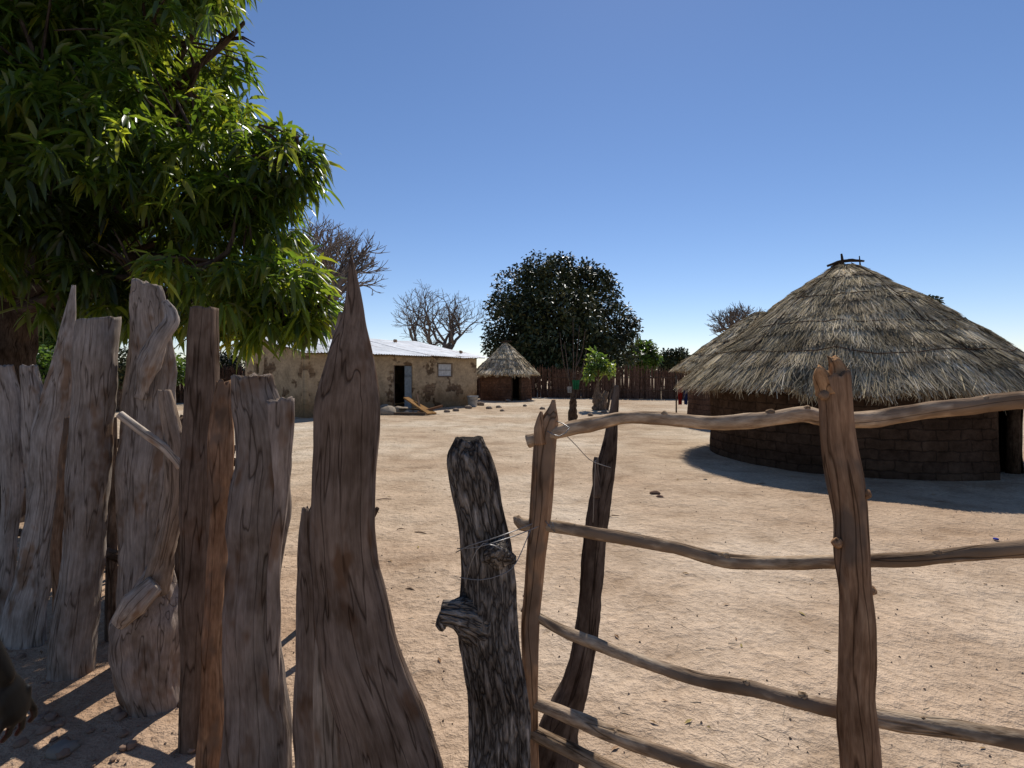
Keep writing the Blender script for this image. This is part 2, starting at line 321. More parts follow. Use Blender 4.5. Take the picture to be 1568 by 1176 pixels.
tube(mb,[S(278,715,2.40),S(255,688,2.38),S(220,662,2.36),S(183,634,2.34)],[.022,.02,.019,.018],14,step=.012,rough=.1,seed=5,tint=(1.7,1.65,1.5))
post(mb,[(868,228,262),(890,212,266),(915,195,270),(940,178,274),(960,169,276),(1000,174,276),(1040,184,276),(1085,196,277)],2.47,ratio=.75,tint=(1.05,.97,.9),seed=21,lump=.14)
tube(mb,[S(238,893,2.36),S(205,925,2.32),S(180,958,2.31)],[.045,.065,.03],16,.45,(1,0,0),step=.012,rough=.15,groove=.05,seed=8,tint=(1.5,1.4,1.25))
mb.obj('forked_stump_post',M_post,fence,FO)
mb=MB()
for i in range(16):
    x=random.uniform(-3.4,-1.0); y=3.0+(-1.0-x)*.55+random.uniform(0,.5); a=random.uniform(-.5,.5)
    tube(mb,[(x,y,-.02),(x+a*.3,y+.05,.5),(x+a*.7,y+random.uniform(-.1,.3),random.uniform(.7,1.3))],[.03,.024,.012],8,step=.05,rough=.15,seed=i,tint=(.8,.7,.6))
for i in range(3):
    tube(mb,[(-3.6,3.6+.1*i,.5+.3*i),(-2.4,3.0+.1*i,.55+.3*i),(-1.2,2.45+.1*i,.45+.32*i)],[.025,.03,.02],8,step=.05,rough=.15,seed=i+30,tint=(.8,.7,.6))
mb.obj('brush_sticks',M_bark,fence,FO)
# ------------------------------------------------------------------ cracked-bark post
CO=(-.05,1.45,0)
cp=empty('bark_covered_log_post',CO); mb=MB()
post(mb,[(670,704,738),(680,690,748),(700,686,756),(740,690,765),(780,697,769),(830,700,778),(870,705,786),(920,704,792),(960,700,796),(1010,711,800),(1080,716,808),(1176,718,813)],1.45,ratio=.85,seed=31,seg=64,lump=.12,groove=.12,jag=.008)
tube(mb,[S(740,958,1.43),S(712,945,1.41),S(690,940,1.40),S(676,938,1.40)],[.06,.048,.034,.03],20,step=.006,rough=.35,groove=.2,seed=33)
tube(mb,[S(684,945,1.40),S(676,957,1.385),S(680,965,1.38)],[.024,.016,.006],12,step=.005,rough=.3,seed=35)
tube(mb,[S(762,846,1.40),S(763,845,1.365),S(768,838,1.35)],[.045,.028,.008],18,step=.006,rough=.35,groove=.25,seed=36)
mb.obj('trunk',M_burnt,cp,CO)
mb=MB()
def wire(pts,r=.0014): tube(mb,pts,[r]*len(pts),5,step=.02)
wire([S(698,846,1.36),S(720,835,1.345),S(750,826,1.335),S(785,814,1.36),S(815,802,1.5)])
wire([S(700,840,1.36),S(730,838,1.34),S(765,828,1.335),S(795,818,1.40),S(825,806,1.52)])
wire([S(704,884,1.37),S(735,888,1.34),S(768,880,1.34),S(790,862,1.39),S(812,812,1.5)])
wire([S(712,900,1.37),S(722,860,1.34),S(740,832,1.335),S(770,842,1.335)])
mb.obj('tie_wire',M_wire,cp,CO)
# ------------------------------------------------------------------ gate
GO=(.5,1.5,0); gate=empty('wooden_pole_gate',GO)
mb=MB()
post(mb,[(612,846,850),(628,840,853),(645,823,857),(700,818,852),(760,812,846),(850,806,836),(950,797,826),(1050,800,823),(1176,806,826)],1.62,ratio=.7,seed=41,sq=.75,lump=.07,jag=0,tint=(1.25,1.08,.92))
tube(mb,[S(828,680,1.6),S(826,655,1.6),S(829,630,1.6)],[.02,.017,.004],10,step=.01,rough=.1,seed=2,tint=(1.25,1.08,.92))
mb.obj('hinge_upright',M_gate,gate,GO)
mb=MB()
post(mb,[(572,1254,1297),(600,1256,1302),(640,1262,1307),(680,1266,1311),(720,1270,1320),(760,1275,1324),(800,1281,1327),(850,1279,1330),(900,1286,1329),(950,1284,1331),(1050,1287,1334),(1120,1286,1342),(1176,1292,1348)],1.33,ratio=.95,tint=(.8,.72,.66),seed=43,lump=.12)
tube(mb,[S(1266,600,1.33),S(1258,575,1.325),S(1254,562,1.32)],[.03,.018,.006],12,step=.006,rough=.25,seed=4,tint=(1.4,1.15,.85),endj=.02)
tube(mb,[S(1284,600,1.33),S(1284,570,1.33),S(1276,548,1.33)],[.032,.024,.012],12,step=.006,rough=.25,seed=5,tint=(1.4,1.15,.85),endj=.03)
for x,y in [(1262,606),(1322,758),(1282,832),(1330,905)]:
    p=S(x,y,1.315); tube(mb,[p,p+Vector((.008 if x>1300 else -.006,-.012,.006))],[.014,.010],10,rough=.3,seed=x,tint=(1.1,.95,.8))
mb.obj('front_post',M_gate,gate,GO)
mb=MB()
def rail(pts,w,seed,t=(1,1,1)):
    n=len(pts); tube(mb,pts,[a/2/784*p[1] for a,p in zip(w,pts)],18,step=.014,rough=.2,groove=.06,seed=seed,tint=t)
def gd(px): return 1.62-.2*(px-820)/460
def R(lst,k=0): return [S(x,y,gd(x)+k) for x,y in lst]
rail(R([(808,676),(835,668),(860,660),(900,651),(960,640),(1040,643),(1100,648),(1180,641),(1230,634),(1260,640),(1330,642),(1400,632),(1480,622),(1568,613),(1760,606)]),[22,18,22,22,18,22,22,22,25,24,27,25,27,26,26],51,(1.1,1,.9))
rail(R([(790,790),(800,803),(840,805),(930,820),(1030,838),(1110,858),(1200,862),(1280,860),(1400,856),(1500,846),(1568,840),(1760,832)]),[10,20,18,20,20,20,22,20,22,22,26,24],52,(.95,.88,.8))
rail(R([(800,930),(830,948),(870,970),(950,1000),(1050,1035),(1150,1055),(1250,1080),(1350,1100),(1450,1115),(1568,1135),(1760,1160)]),[14,16,17,18,20,22,24,27,28,29,30],53,(.85,.8,.75))
rail(R([(800,1068),(830,1080),(880,1100),(950,1130),(1020,1155),(1100,1180),(1300,1235)]),[18,20,21,22,22,22,22],54,(.95,.87,.8))
rail(R([(800,1112),(840,1132),(900,1162),(960,1192),(1050,1230)]),[24,22,22,26,26],55,(.7,.62,.55))
for x,y in [(1178,634),(1232,628),(1110,852),(1432,848),(1140,1046),(1228,1066),(1410,1104),(940,1122),(1015,636),(905,648),(1505,614),(985,828)]:
    p=S(x,y,gd(x)); tube(mb,[p,p+Vector((.004,-.012,.010))],[.013,.007],8,rough=.3,seed=x,tint=(1.0,.9,.78))
mb.obj('rails',M_rail,gate,GO)
mb=MB()
wire([S(838,660,1.57),S(856,668,1.55),S(872,655,1.56),S(852,645,1.6)],.0016)
wire([S(862,662,1.6),S(882,682,1.7),S(905,705,1.85),S(935,716,1.96)],.0016)
wire([S(912,705,1.93),S(910,745,1.93),S(908,800,1.94)],.0014)
wire([S(835,798,1.59),S(850,815,1.58),S(846,800,1.58)])
mb.obj('binding_wire',M_wire,gate,GO)
mb=MB(); post(mb,[(560,1740,1800),(900,1745,1800),(1176,1745,1800)],1.2,seed=47,tint=(.8,.7,.6)); mb.obj('far_post',M_gate,gate,GO)
XO=(.3,2.0,0); xp=empty('crooked_post',XO); mb=MB()
tube(mb,[S(838,1215,2.0),S(848,1160,2.0),S(858,1110,2.0),S(880,1050,2.0),S(896,980,2.0),S(905,900,2.0),S(914,800,2.0),S(927,720,2.0),S(938,650,2.0),S(944,590,2.0)],[.12,.1,.075,.052,.047,.045,.046,.038,.022,.008],24,.9,step=.012,rough=.14,groove=.1,seed=61,tint=(.85,.82,.79))
tube(mb,[S(915,760,1.98),S(912,720,1.97),S(913,700,1.97)],[.02,.013,.008],8,step=.02,rough=.2,seed=3)
mb.obj('trunk',M_bark,xp,XO)
# ------------------------------------------------------------------ thatched huts
def hut(name,C,Rw,Re,ze,za,nstr,door=None,seed=0,mat=M_hutwall,sw=.012,courses=9,tone=(1,1,1),pw=1.15,finial=True):
    E=empty(name,(C[0],C[1],0)); r=np.random.default_rng(seed+5)
    mb=MB(); na=120; zt=za-(za-ze)*((Rw/Re)**pw)-.06; nz_=14
    def skip(a,z): return door is not None and abs((a-door[0]+math.pi)%(2*math.pi)-math.pi)<door[1] and z<door[2]
    for R0,flip in ((Rw,0),(Rw-.22,1)):
        vs=[];wl=[];fs=[]
        for i in range(nz_+1):
            z=-.05+i*(zt+.05)/nz_
            for j in range(na):
                a=2*math.pi*j/na; rr=R0+.035*noise.noise(Vector((math.cos(a)*4+seed,math.sin(a)*4,z*2)))+.05*max(0,.3-z)
                vs.append((rr*math.cos(a),rr*math.sin(a),z)); wl.append((a*R0,z,0))
        for i in range(nz_):
            zc=-.05+(i+.5)*(zt+.05)/nz_
            for j in range(na):
                if skip(2*math.pi*(j+.5)/na,zc): continue
                k=(j+1)%na; q=(i*na+j,i*na+k,(i+1)*na+k,(i+1)*na+j); fs.append(q if not flip else q[::-1])
        mb.add(vs,fs,(1,1,1),wl)
    mb.obj('wall',mat,E)
    if door:
        mb=MB(); 
        for s in (-1,1):
            a=door[0]+s*door[1]*1.02; c,si=math.cos(a),math.sin(a)
            tube(mb,[((Rw-.1)*c,(Rw-.1)*si,0),((Rw-.1)*c,(Rw-.1)*si,door[2]+.05)],[.09,.09],8,tint=(.6,.5,.4))
        mb.obj('door_jambs',M_bark,E)
    def rz(s,a):
        wob=1+.035*noise.noise(Vector((math.cos(a)*1.5+seed,math.sin(a)*1.5,s*2)))
        edge=.07*noise.noise(Vector((math.cos(a)*6+seed,math.sin(a)*6,0)))
        rr=Re*s*wob; z=za-(za-ze)*(s**pw)+edge*s+.06*noise.noise(Vector((math.cos(a)*3*s,math.sin(a)*3*s,seed+s*4))); return rr,z
    mb=MB(); ns_=24; vs=[];fs=[]
    for i in range(ns_+1):
        s=.02+i/ns_*.96
        for j in range(96):
            a=2*math.pi*j/96; rr,z=rz(s,a); vs.append((rr*math.cos(a),rr*math.sin(a),z-.03))
    for i in range(ns_):
        for j in range(96):
            k=(j+1)%96; fs.append((i*96+j,(i+1)*96+j,(i+1)*96+k,i*96+k))
    b=len(vs)
    for j in range(96):
        a=2*math.pi*j/96; rr,z=rz(.97,a); vs.append(((rr)*math.cos(a),rr*math.sin(a),z-.16))
    for j in range(96):
        k=(j+1)%96; fs.append((ns_*96+j,b+j,b+k,ns_*96+k))
    b2=len(vs)
    for j in range(96):
        a=2*math.pi*j/96; vs.append(((Rw-.3)*math.cos(a),(Rw-.3)*math.sin(a),zt-.02))
    for j in range(96):
        k=(j+1)%96; fs.append((b+j,b2+j,b2+k,b+k))
    mb.add(vs,fs,(.4*tone[0],.36*tone[1],.32*tone[2])); mb.obj('roof_core',M_thatch,E)
    V=[];F=[];T=[]
    for q in range(nstr):
        c=(r.random()**.62)*courses; ci=int(c); s1=(ci+1)/courses
        a=r.random()*2*math.pi
        wav=.55*noise.noise(Vector((math.cos(a)*4,math.sin(a)*4,ci*3+seed)))/courses
        s1=s1+wav+r.normal()*.013; last=ci==courses-1
        if last: s1=1.0+r.normal()*.022+.012
        ln=r.uniform(.7,1.6)/courses
        s0=max(.015,s1-ln); da=r.normal()*.04/max(s1,.15)
        lift=.012+.065*r.random()
        if last: s1=min(s1,1.06)
        pts=[]
        for t in (0,.5,1):
            s=s0+(s1-s0)*t; aa=a+da*t; rr,z=rz(s,aa)
            lf=lift*(.1+.9*t)
            if t==1 and last: z-= .03*r.random()
            pts.append(Vector((rr*math.cos(aa),rr*math.sin(aa),z+lf)))
        w=sw*r.uniform(.5,1.4); tw=Vector((-math.sin(a),math.cos(a),r.normal()*.5))*w*.5
        b=len(V)
        for p_,k_ in zip(pts,(1,1,.5)): V+= [tuple(p_-tw*k_),tuple(p_+tw*k_)]
        F+= [(b,b+1,b+3,b+2),(b+2,b+3,b+5,b+4)]
        clump=1+.9*noise.noise(Vector((math.cos(a)*9*s1,math.sin(a)*9*s1,s1*7+seed)))+.35*noise.noise(Vector((a*40,ci*5,seed)))
        g=r.uniform(.6,1.3)*clump; warm=r.random()
        if r.random()<.12: g*=.4
        col=(g*tone[0],g*(.98-.05*warm)*tone[1],g*(.96-.22*warm)*tone[2]); T+=[col]*6
    for q in range(nstr//5):
        a=r.random()*2*math.pi; rr,z=rz(.95+r.random()*.05,a); w=sw*r.uniform(.4,1.1)
        cl=.5+.9*abs(noise.noise(Vector((math.cos(a)*14,math.sin(a)*14,seed))))*2
        dn=r.uniform(.04,.2)*cl; o=r.uniform(-.03,.10); tw=Vector((-math.sin(a),math.cos(a),0))*w*.5
        p0=Vector((rr*math.cos(a),rr*math.sin(a),z+.01)); a2=a+r.normal()*.02; p1=Vector(((rr+o)*math.cos(a2),(rr+o)*math.sin(a2),z-dn))
        b=len(V); V+=[tuple(p0-tw),tuple(p0+tw),tuple(p1+tw*.5),tuple(p1-tw*.5)]; F.append((b,b+1,b+2,b+3))
        g=r.uniform(.45,1.1); T+=[(g*tone[0],g*.95*tone[1],g*.82*tone[2])]*4
    mk('thatch',V,F,T,V,M_thatch,E,False)
    mb=MB()
    for s in [.22,.4,.6,.8]:
        pts=[]
        for j in range(61):
            a=2*math.pi*j/60; ss=s+.03*noise.noise(Vector((math.cos(a)*2,math.sin(a)*2,s*9+seed))); rr,z=rz(ss,a); pts.append((rr*math.cos(a),rr*math.sin(a),z+.05+.02*noise.noise(Vector((a*5,s,0)))))
        tube(mb,pts,[.008]*61,4,tint=(.8,.7,.6))
    for q in range(5):
        a=2*math.pi*q/5+seed; tube(mb,[(rz(s,a)[0]*math.cos(a+.03*math.sin(s*9)),rz(s,a)[0]*math.sin(a+.03*math.sin(s*9)),rz(s,a)[1]+.06) for s in np.linspace(.05,.9,12)],[.008]*12,4,tint=(.8,.7,.6))
    mb.obj('roof_bindings',M_bark,E)
    if finial:
        mb=MB()
        tube(mb,[(-.34,.02,za-.03),(-.1,0,za+.05),(.12,0,za+.07),(.36,.0,za+.06)],[.022,.03,.03,.02],8,step=.05,rough=.2,tint=(.6,.55,.5))
        tube(mb,[(-.06,-.02,za-.12),(-.07,-.02,za+.06),(-.08,0,za+.2)],[.03,.026,.018],8,step=.03,rough=.2,tint=(.55,.5,.45))
        tube(mb,[(.3,.02,za-.02),(.27,0,za+.16)],[.016,.01],6,tint=(.5,.45,.4))
        tube(mb,[(-.22,.1,za-.04),(.0,-.1,za+.06),(.2,-.12,za+.03)],[.02,.024,.015],8,step=.05,rough=.2,tint=(.6,.55,.5))
        mb.obj('finial_sticks',M_bark,E)
    return E
hut('thatched_round_hut',(6.48,9.95),2.45,3.02,1.36,3.70,40000,(math.radians(-62),.17,1.15),1,pw=1.18)
hut('thatched_round_hut',(7.95,16.4),2.2,2.65,1.68,3.55,10000,None,4,M_redwall,.02,pw=1.1,finial=False)
hut('small_thatched_hut',(-.35,30),1.5,1.92,1.5,3.35,6500,(math.radians(-66),.2,1.4),9,M_redwall,.045,7,(1.25,1.23,1.22),pw=1.05)
# ------------------------------------------------------------------ house
HC=(-7.17,17.9,0); house=empty('mud_brick_house',HC,math.atan2(.8,.6))
LU,LV=9.06,4.45; ZF,ZB=2.28,3.12
def wallgrid(nm,p0,du,length,ztop,openings,th_dir,flip):
    st=.1; nu=int(round(length/st)); nz=24; vs=[];wl=[];fs=[]
    th=Vector(th_dir)*.24
    def P_(i,k,inner):
        u=length*i/nu; h=ztop(u); z=-.06+(h+.06)*k/nz
        base=Vector(p0)+Vector(du)*u; base.z=z
        nn=.035*noise.noise(Vector((u*1.1+p0[0]*3,z*1.1,p0[1])))+.01*noise.noise(Vector((u*5,z*5,1)))
        return base+(th if inner else Vector((0,0,0)))+Vector(th_dir)*nn
    for inner in (0,1):
        for k in range(nz+1):
            for i in range(nu+1):
                vs.append(P_(i,k,inner)); u=length*i/nu; wl.append((u+p0[0],-.06+(ztop(u)+.06)*k/nz,0))
    M_=(nu+1)*(nz+1)
    def op(i,k):
        if i<0 or k<0 or i>=nu or k>=nz: return True
        u=length*(i+.5)/nu; z=-.06+(ztop(u)+.06)*(k+.5)/nz
        return any(a<u<b and c<z<d for a,b,c,d in openings)
    for k in range(nz):
        for i in range(nu):
            if op(i,k): continue
            a=k*(nu+1)+i; b=a+1; c=b+nu+1; d=a+nu+1
            fs.append((a,b,c,d)); fs.append((a+M_,d+M_,c+M_,b+M_))
            if op(i-1,k): fs.append((a,d,d+M_,a+M_))
            if op(i+1,k): fs.append((b,b+M_,c+M_,c))
            if op(i,k-1): fs.append((a,a+M_,b+M_,b))
            if op(i,k+1): fs.append((d,c,c+M_,d+M_))
    mb=MB(); mb.add(vs,fs,(1,1,1),wl); o=mb.obj(nm,M_house,house); return o
wallgrid('front_wall',(0,0,0),(1,0,0),LU,lambda u:ZF,[(3.9,4.9,-1,1.93),(6.4,7.3,1.4,2.0)],(0,1,0),0)
wallgrid('end_wall_left',(0,.245,0),(0,1,0),LV-.25,lambda u:ZF+(ZB-ZF)*(u+.245)/LV,[(3.1,3.5,1.5,1.95)],(1,0,0),0)
wallgrid('end_wall_right',(LU,.245,0),(0,1,0),LV-.25,lambda u:ZF+(ZB-ZF)*(u+.245)/LV,[],(-1,0,0),0)
wallgrid('back_wall',(0.245,LV+.245,0),(1,0,0),LU-.5,lambda u:ZB,[],(0,-1,0),0)
mb=MB()
nstrip=5; x0=-.35; wtot=LU+.75
for sidx in range(nstrip):
    xa=x0+wtot*sidx/nstrip-.04; xb=x0+wtot*(sidx+1)/nstrip+.04; n_=int((xb-xa)/.02); vs=[];fs=[]
    rows_=[-.38,.3,1.2,2.2,3.2,4.2,LV+.3]; dz=.012*(sidx%2); ov=random.uniform(-.08,.08)
    for rr_ in rows_:
        for i in range(n_+1):
            x=xa+(xb-xa)*i/n_; y=rr_+(ov if rr_<0 else 0)
            vs.append((x,y,ZF+.10+(ZB-ZF)*(y)/LV+.014*math.sin(x*2*math.pi/.13)+dz+.05*noise.noise(Vector((x*.6,y*.8,3)))))
    for r_ in range(len(rows_)-1):
        for i in range(n_): a=r_*(n_+1)+i; fs.append((a,a+1,a+n_+2,a+n_+1))
    g=random.uniform(.92,1.08); mb.add(vs,fs,(g,g,g))
mb.obj('corrugated_roof',M_metal,house)
mb=MB()
for i in range(10):
    x=.2+i*.95; tube(mb,[(x,-.3,ZF+.005),(x,LV+.2,ZB+.01)],[.035,.035],6,tint=(.8,.7,.6))
tube(mb,[(-.25,-.26,ZF+.03),(4,-.27,ZF+.02),(LU+.3,-.26,ZF+.03)],[.03,.03,.03],6,tint=(1,.85,.7))
mb.obj('rafters',M_bark,house)
mb=MB()
for x,y,r_ in [(1.2,3.9,.12),(3.4,3.6,.1),(5.2,4.1,.12),(7.1,3.7,.1),(8.6,.6,.09),(2.3,.5,.08)]:
    tube(mb,[(x-r_,y,ZF+.2+(ZB-ZF)*y/LV),(x+r_,y+.04,ZF+.21+(ZB-ZF)*y/LV)],[r_*.8,r_*.7],10,.7,rough=.3,seed=x,tint=(2,1.7,1.4))
mb.obj('roof_weights',M_bark,house)
mb=MB()
for a,b in (((3.87,.03,0),(3.95,.17,1.95)),((4.85,.03,0),(4.93,.17,1.95)),((3.953,.03,1.87),(4.847,.17,1.95))): box(mb,a,b,(.16,.12,.09))
box(mb,(6.37,-.02,1.38),(7.33,.06,1.43),(.2,.15,.11));box(mb,(6.37,-.02,1.97),(7.33,.06,2.02),(.2,.15,.11));box(mb,(6.37,-.02,1.433),(6.42,.06,1.967),(.2,.15,.11));box(mb,(7.28,-.02,1.433),(7.33,.06,1.967),(.2,.15,.11))
mb.obj('door_and_window_frames',M_plain,house,smooth=False)
mb=MB()
for i in range(6): box(mb,(4.46+.062*i,-.0-.0*i,.05),(4.517+.062*i,.03,1.86),(.24,.28,.30))
box(mb,(4.46,-.025,.5),(4.83,-.003,.6),(.18,.21,.23)); box(mb,(4.46,-.025,1.4),(4.83,-.003,1.5),(.18,.21,.23))
mb.obj('door_leaf',M_plain,house,smooth=False)
mb=MB()
for i in range(7): box(mb,(6.425+.121*i,.02,1.435),(6.54+.121*i,.04,1.965),(.62,.63,.62))
box(mb,(6.43,.0,1.67),(7.27,.017,1.72),(.35,.35,.34))
mb.obj('window_shutter',M_plain,house,smooth=False)
# ------------------------------------------------------------------ small yard objects
def toW(u,v,z=0): return Vector((HC[0]+.6*u-.8*v,HC[1]+.8*u+.6*v,z))
def lathe(mb,c,prof,seg=24,tint=(1,1,1)):
    vs=[];fs=[]
    for r_,z in prof:
        for j in range(seg): a=2*math.pi*j/seg; vs.append((c[0]+r_*math.cos(a),c[1]+r_*math.sin(a),c[2]+z))
    for i in range(len(prof)-1):
        for j in range(seg): k=(j+1)%seg; fs.append((i*seg+j,i*seg+k,(i+1)*seg+k,(i+1)*seg+j))
    mb.add(vs,fs,tint)
bc=toW(7.9,-.75); B=empty('plastic_bucket',bc); mb=MB()
lathe(mb,(0,0,0),[(0,.01),(.19,.0),(.2,.02),(.25,.46),(.27,.47),(.27,.5),(.24,.5),(.19,.04),(0,.03)],28,(.5,.5,.48)); mb.obj('body',M_plain,B)
mb=MB(); tube(mb,[(-.26,0,.46),(-.22,-.12,.36),(0,-.27,.3),(.22,-.12,.36),(.26,0,.46)],[.006]*5,5,step=.03,tint=(.5,.5,.5)); mb.obj('handle',M_wire,B)
pc=toW(2.9,-1.3); PP=empty('timber_plank_pile',pc); mb=MB()
def plank(a,b,w,t,tint):
    a=Vector(a);b=Vector(b);d_=(b-a).normalized();s_=d_.cross(Vector((0,0,1))).normalized()*w/2;u_=s_.cross(d_).normalized()*t/2
    mb.add([a-s_-u_,a+s_-u_,a+s_+u_,a-s_+u_,b-s_-u_,b+s_-u_,b+s_+u_,b-s_+u_],[(0,3,2,1),(4,5,6,7),(0,1,5,4),(1,2,6,5),(2,3,7,6),(3,0,4,7)],tint)
plank((.3,.3,.62),(1.35,-.5,.06),.26,.05,(.34,.19,.08)); plank((.5,.35,.5),(1.5,-.25,.05),.2,.05,(.30,.17,.07)); plank((.1,0,.2),(1.3,.5,.15),.2,.06,(.12,.09,.06))
plank((.9,-.5,.1),(1.7,.3,.3),.1,.08,(.18,.10,.06)); plank((.0,-.3,.06),(1.2,-.7,.08),.12,.08,(.14,.1,.07)); plank((.7,.4,.75),(1.0,-.4,.1),.07,.06,(.15,.1,.07)); mb.obj('planks',M_plain,PP,smooth=False)
def rock(mb,c,r_,seed,tint,flat=.6):
    vs=[];fs=[];A,Bn=12,8
    for i in range(Bn+1):
        th=math.pi*i/Bn
        for j in range(A):
            ph=2*math.pi*j/A; dv=Vector((math.sin(th)*math.cos(ph),math.sin(th)*math.sin(ph),math.cos(th))); f=1+.45*noise.noise(dv*1.3+Vector((seed,0,0)))+.2*noise.noise(dv*3+Vector((seed,0,0)))
            vs.append((c[0]+dv.x*r_*f,c[1]+dv.y*r_*f,c[2]+dv.z*r_*f*flat))
    for i in range(Bn):
        for j in range(A): k=(j+1)%A; fs.append((i*A+j,(i+1)*A+j,(i+1)*A+k,i*A+k))
    mb.add(vs,fs,tint)
mb=MB()
for i,(x,y,r_) in enumerate([(-.9,.1,.42),(-.3,-.1,.36),(-1.5,.4,.34),(.1,.3,.34),(-.6,.5,.38),(-1.2,-.2,.24),(.5,-.2,.2)]): rock(mb,(x,y,r_*.3),r_,i*3.1,(.36,.30,.23),.6)
mb.obj('stones',M_plain,PP)
so=empty('field_stones',(0,0,0)); mb=MB()
for x,y,r_ in [(-.6,23,.12),(-1.0,22.2,.14),(-1.9,22.4,.16),(.6,24,.1),(1.3,22,.12),(-2.3,21,.13),(2.9,19,.1),(3.6,20,.12),(4.4,17,.1),(-2.6,20.4,.12),(-1.5,24.6,.2),(-.2,27.6,.16),(.9,28,.14),(5,18,.1),(-.4,21,.09)]: rock(mb,(x,y,r_*.3),r_,x,(.28,.22,.17))
for px,py,r_,t in [(1003,757,.07,(.16,.10,.07)),(1010,762,.05,(.18,.11,.08)),(95,1150,.05,(.30,.26,.21)),(130,1010,.04,(.3,.22,.17)),(1080,735,.03,(.25,.2,.15)),(60,1100,.02,(.3,.22,.17)),(830,690,.04,(.3,.24,.2))]:
    d=1.6*784/(py-570); p=S(px,py,d); rock(mb,(p.x,p.y,r_*.2),r_,px*.1,t,.45)
for i in range(90):
    y=random.uniform(2.0,3.1); x=-.6-(y-1.5)*1.45+random.uniform(-.5,.5); r_=random.uniform(.006,.028); rock(mb,(x,y,r_*.3),r_,i,(.3,.2,.14),.6)
mb.obj('stones',M_plain,so)
d=16.7; p0=S(877,645,d); SO=(p0.x,p0.y,0); sp=empty('bare_sapling',SO); mb=MB()
tube(mb,[(p0.x,d,-.05),(p0.x,d,.35),(p0.x+.02,d,.75)],[.17,.14,.1],10,step=.05,rough=.25,groove=.2,seed=2,tint=(.8,.7,.6))
for a,b,c in [((0,0),(-.15,1.7),(-.25,2.6)),((0,0),(.1,1.6),(.2,3.1)),((0,0),(.02,1.8),(.0,3.3)),((.05,.1),(.25,1.4),(.45,2.4)),((-.1,.9),(-.3,1.9),(-.42,2.9)),((.1,1.4),(.3,2.2),(.4,3.0))]:
    tube(mb,[(p0.x+a[0],d,.5+a[1]*.9),(p0.x+b[0],d+.1*math.sin(b[1]*9),b[1]),(p0.x+c[0],d+.2*math.cos(c[1]*7),c[1])],[.035,.02,.008],5,step=.15,rough=.2)
mb.obj('trunk_and_twigs',M_bark,sp,SO)
def cloth(nm,c,w,h,tint,parent,origin,seed=0,ny=Vector((1,0,0))):
    mb=MB(); vs=[];fs=[];n_=14
    for i in range(n_+1):
        for j in range(n_+1):
            u=(i/n_-.5)*w*(1-.2*j/n_); z=-j/n_*h; o=.16*w*math.sin(i*1.3+seed+j*.15)*(.3+j/n_)
            vs.append(Vector(c)+ny*u+Vector((0,o,z+.05*h*noise.noise(Vector((i*.3,j*.3,seed))))))
    for i in range(n_):
        for j in range(n_): a=i*(n_+1)+j; fs.append((a,a+1,a+n_+2,a+n_+1))
    mb.add(vs,fs,tint); return mb.obj(nm,M_cloth,parent,origin)
cloth('green_plastic_rag',S(882,582,d-.15),.24,.3,(.03,.16,.07),sp,SO,2); cloth('white_rag',S(872,592,d-.2),.16,.2,(.35,.35,.33),sp,SO,4)
# ------------------------------------------------------------------ leaves
def leafmesh(name,pos,dr,L,W,tint,mat,parent,origin,simple_=False,droop=.25):
    n=len(pos); dr=dr/np.linalg.norm(dr,axis=1,keepdims=True)
    up=np.tile([0,0,1.0],(n,1))+rng.normal(0,.45,(n,3)); sd=np.cross(dr,up); sd/=np.linalg.norm(sd,axis=1,keepdims=True)+1e-9
    nr=np.cross(sd,dr); L=L[:,None];W=W[:,None]; g=np.array([0,0,-1.0])
    pos=pos-np.array(origin)
    if simple_:
        c=[pos-sd*W*.1,pos+dr*L*.5-sd*W*.5+nr*W*.15,pos+dr*L+g*L*droop*.4,pos+dr*L*.5+sd*W*.5+nr*W*.15]
        V=np.stack(c,1).reshape(-1,3); k=4; fl=[[0,1,2],[0,2,3]]
    else:
        c=[pos,
           pos+dr*L*.3-sd*W*.45+nr*W*.18,pos+dr*L*.3,pos+dr*L*.3+sd*W*.45+nr*W*.18,
           pos+dr*L*.68-sd*W*.4+nr*W*.15+g*L*droop*.25,pos+dr*L*.68+g*L*droop*.28,pos+dr*L*.68+sd*W*.4+nr*W*.15+g*L*droop*.25,
           pos+dr*L+g*L*droop*.7]
        V=np.stack(c,1).reshape(-1,3); k=8; fl=[[0,2,1],[0,3,2],[1,2,5,4],[2,3,6,5],[4,5,7],[5,6,7]]
    F=[]
    base=(np.arange(n)*k)
    for f in fl: F+= (base[:,None]+np.array(f)[None,:]).tolist()
    T=np.repeat(tint,k,axis=0)
    return mk(name,V.tolist(),F,T,V,mat,parent,True)
def crown_points(lobes,n,shell=.35,gap=None,gs=1.0,seed=0):
    vol=np.array([r**2.3 for _,r in lobes]); vol/=vol.sum(); out=[];nm=[]
    while len(out)<n:
        i=rng.choice(len(lobes),p=vol); c,r=lobes[i]; v=rng.normal(size=3); v/=np.linalg.norm(v)
        rr=r*(1-shell*abs(rng.normal())*.8)
        if rr<0: continue
        bump=1+.25*noise.noise(Vector(v*2.2)+Vector((i*7,seed,0)))+.12*noise.noise(Vector(v*6)+Vector((i*7,seed,0)))
        p=np.array(c)+v*rr*bump*np.array([1,1,.92])
        if gap is not None and noise.noise(Vector(p*gs)+Vector((seed,3,1)))<gap: continue
        out.append(p);nm.append(v)
    return np.array(out),np.array(nm)
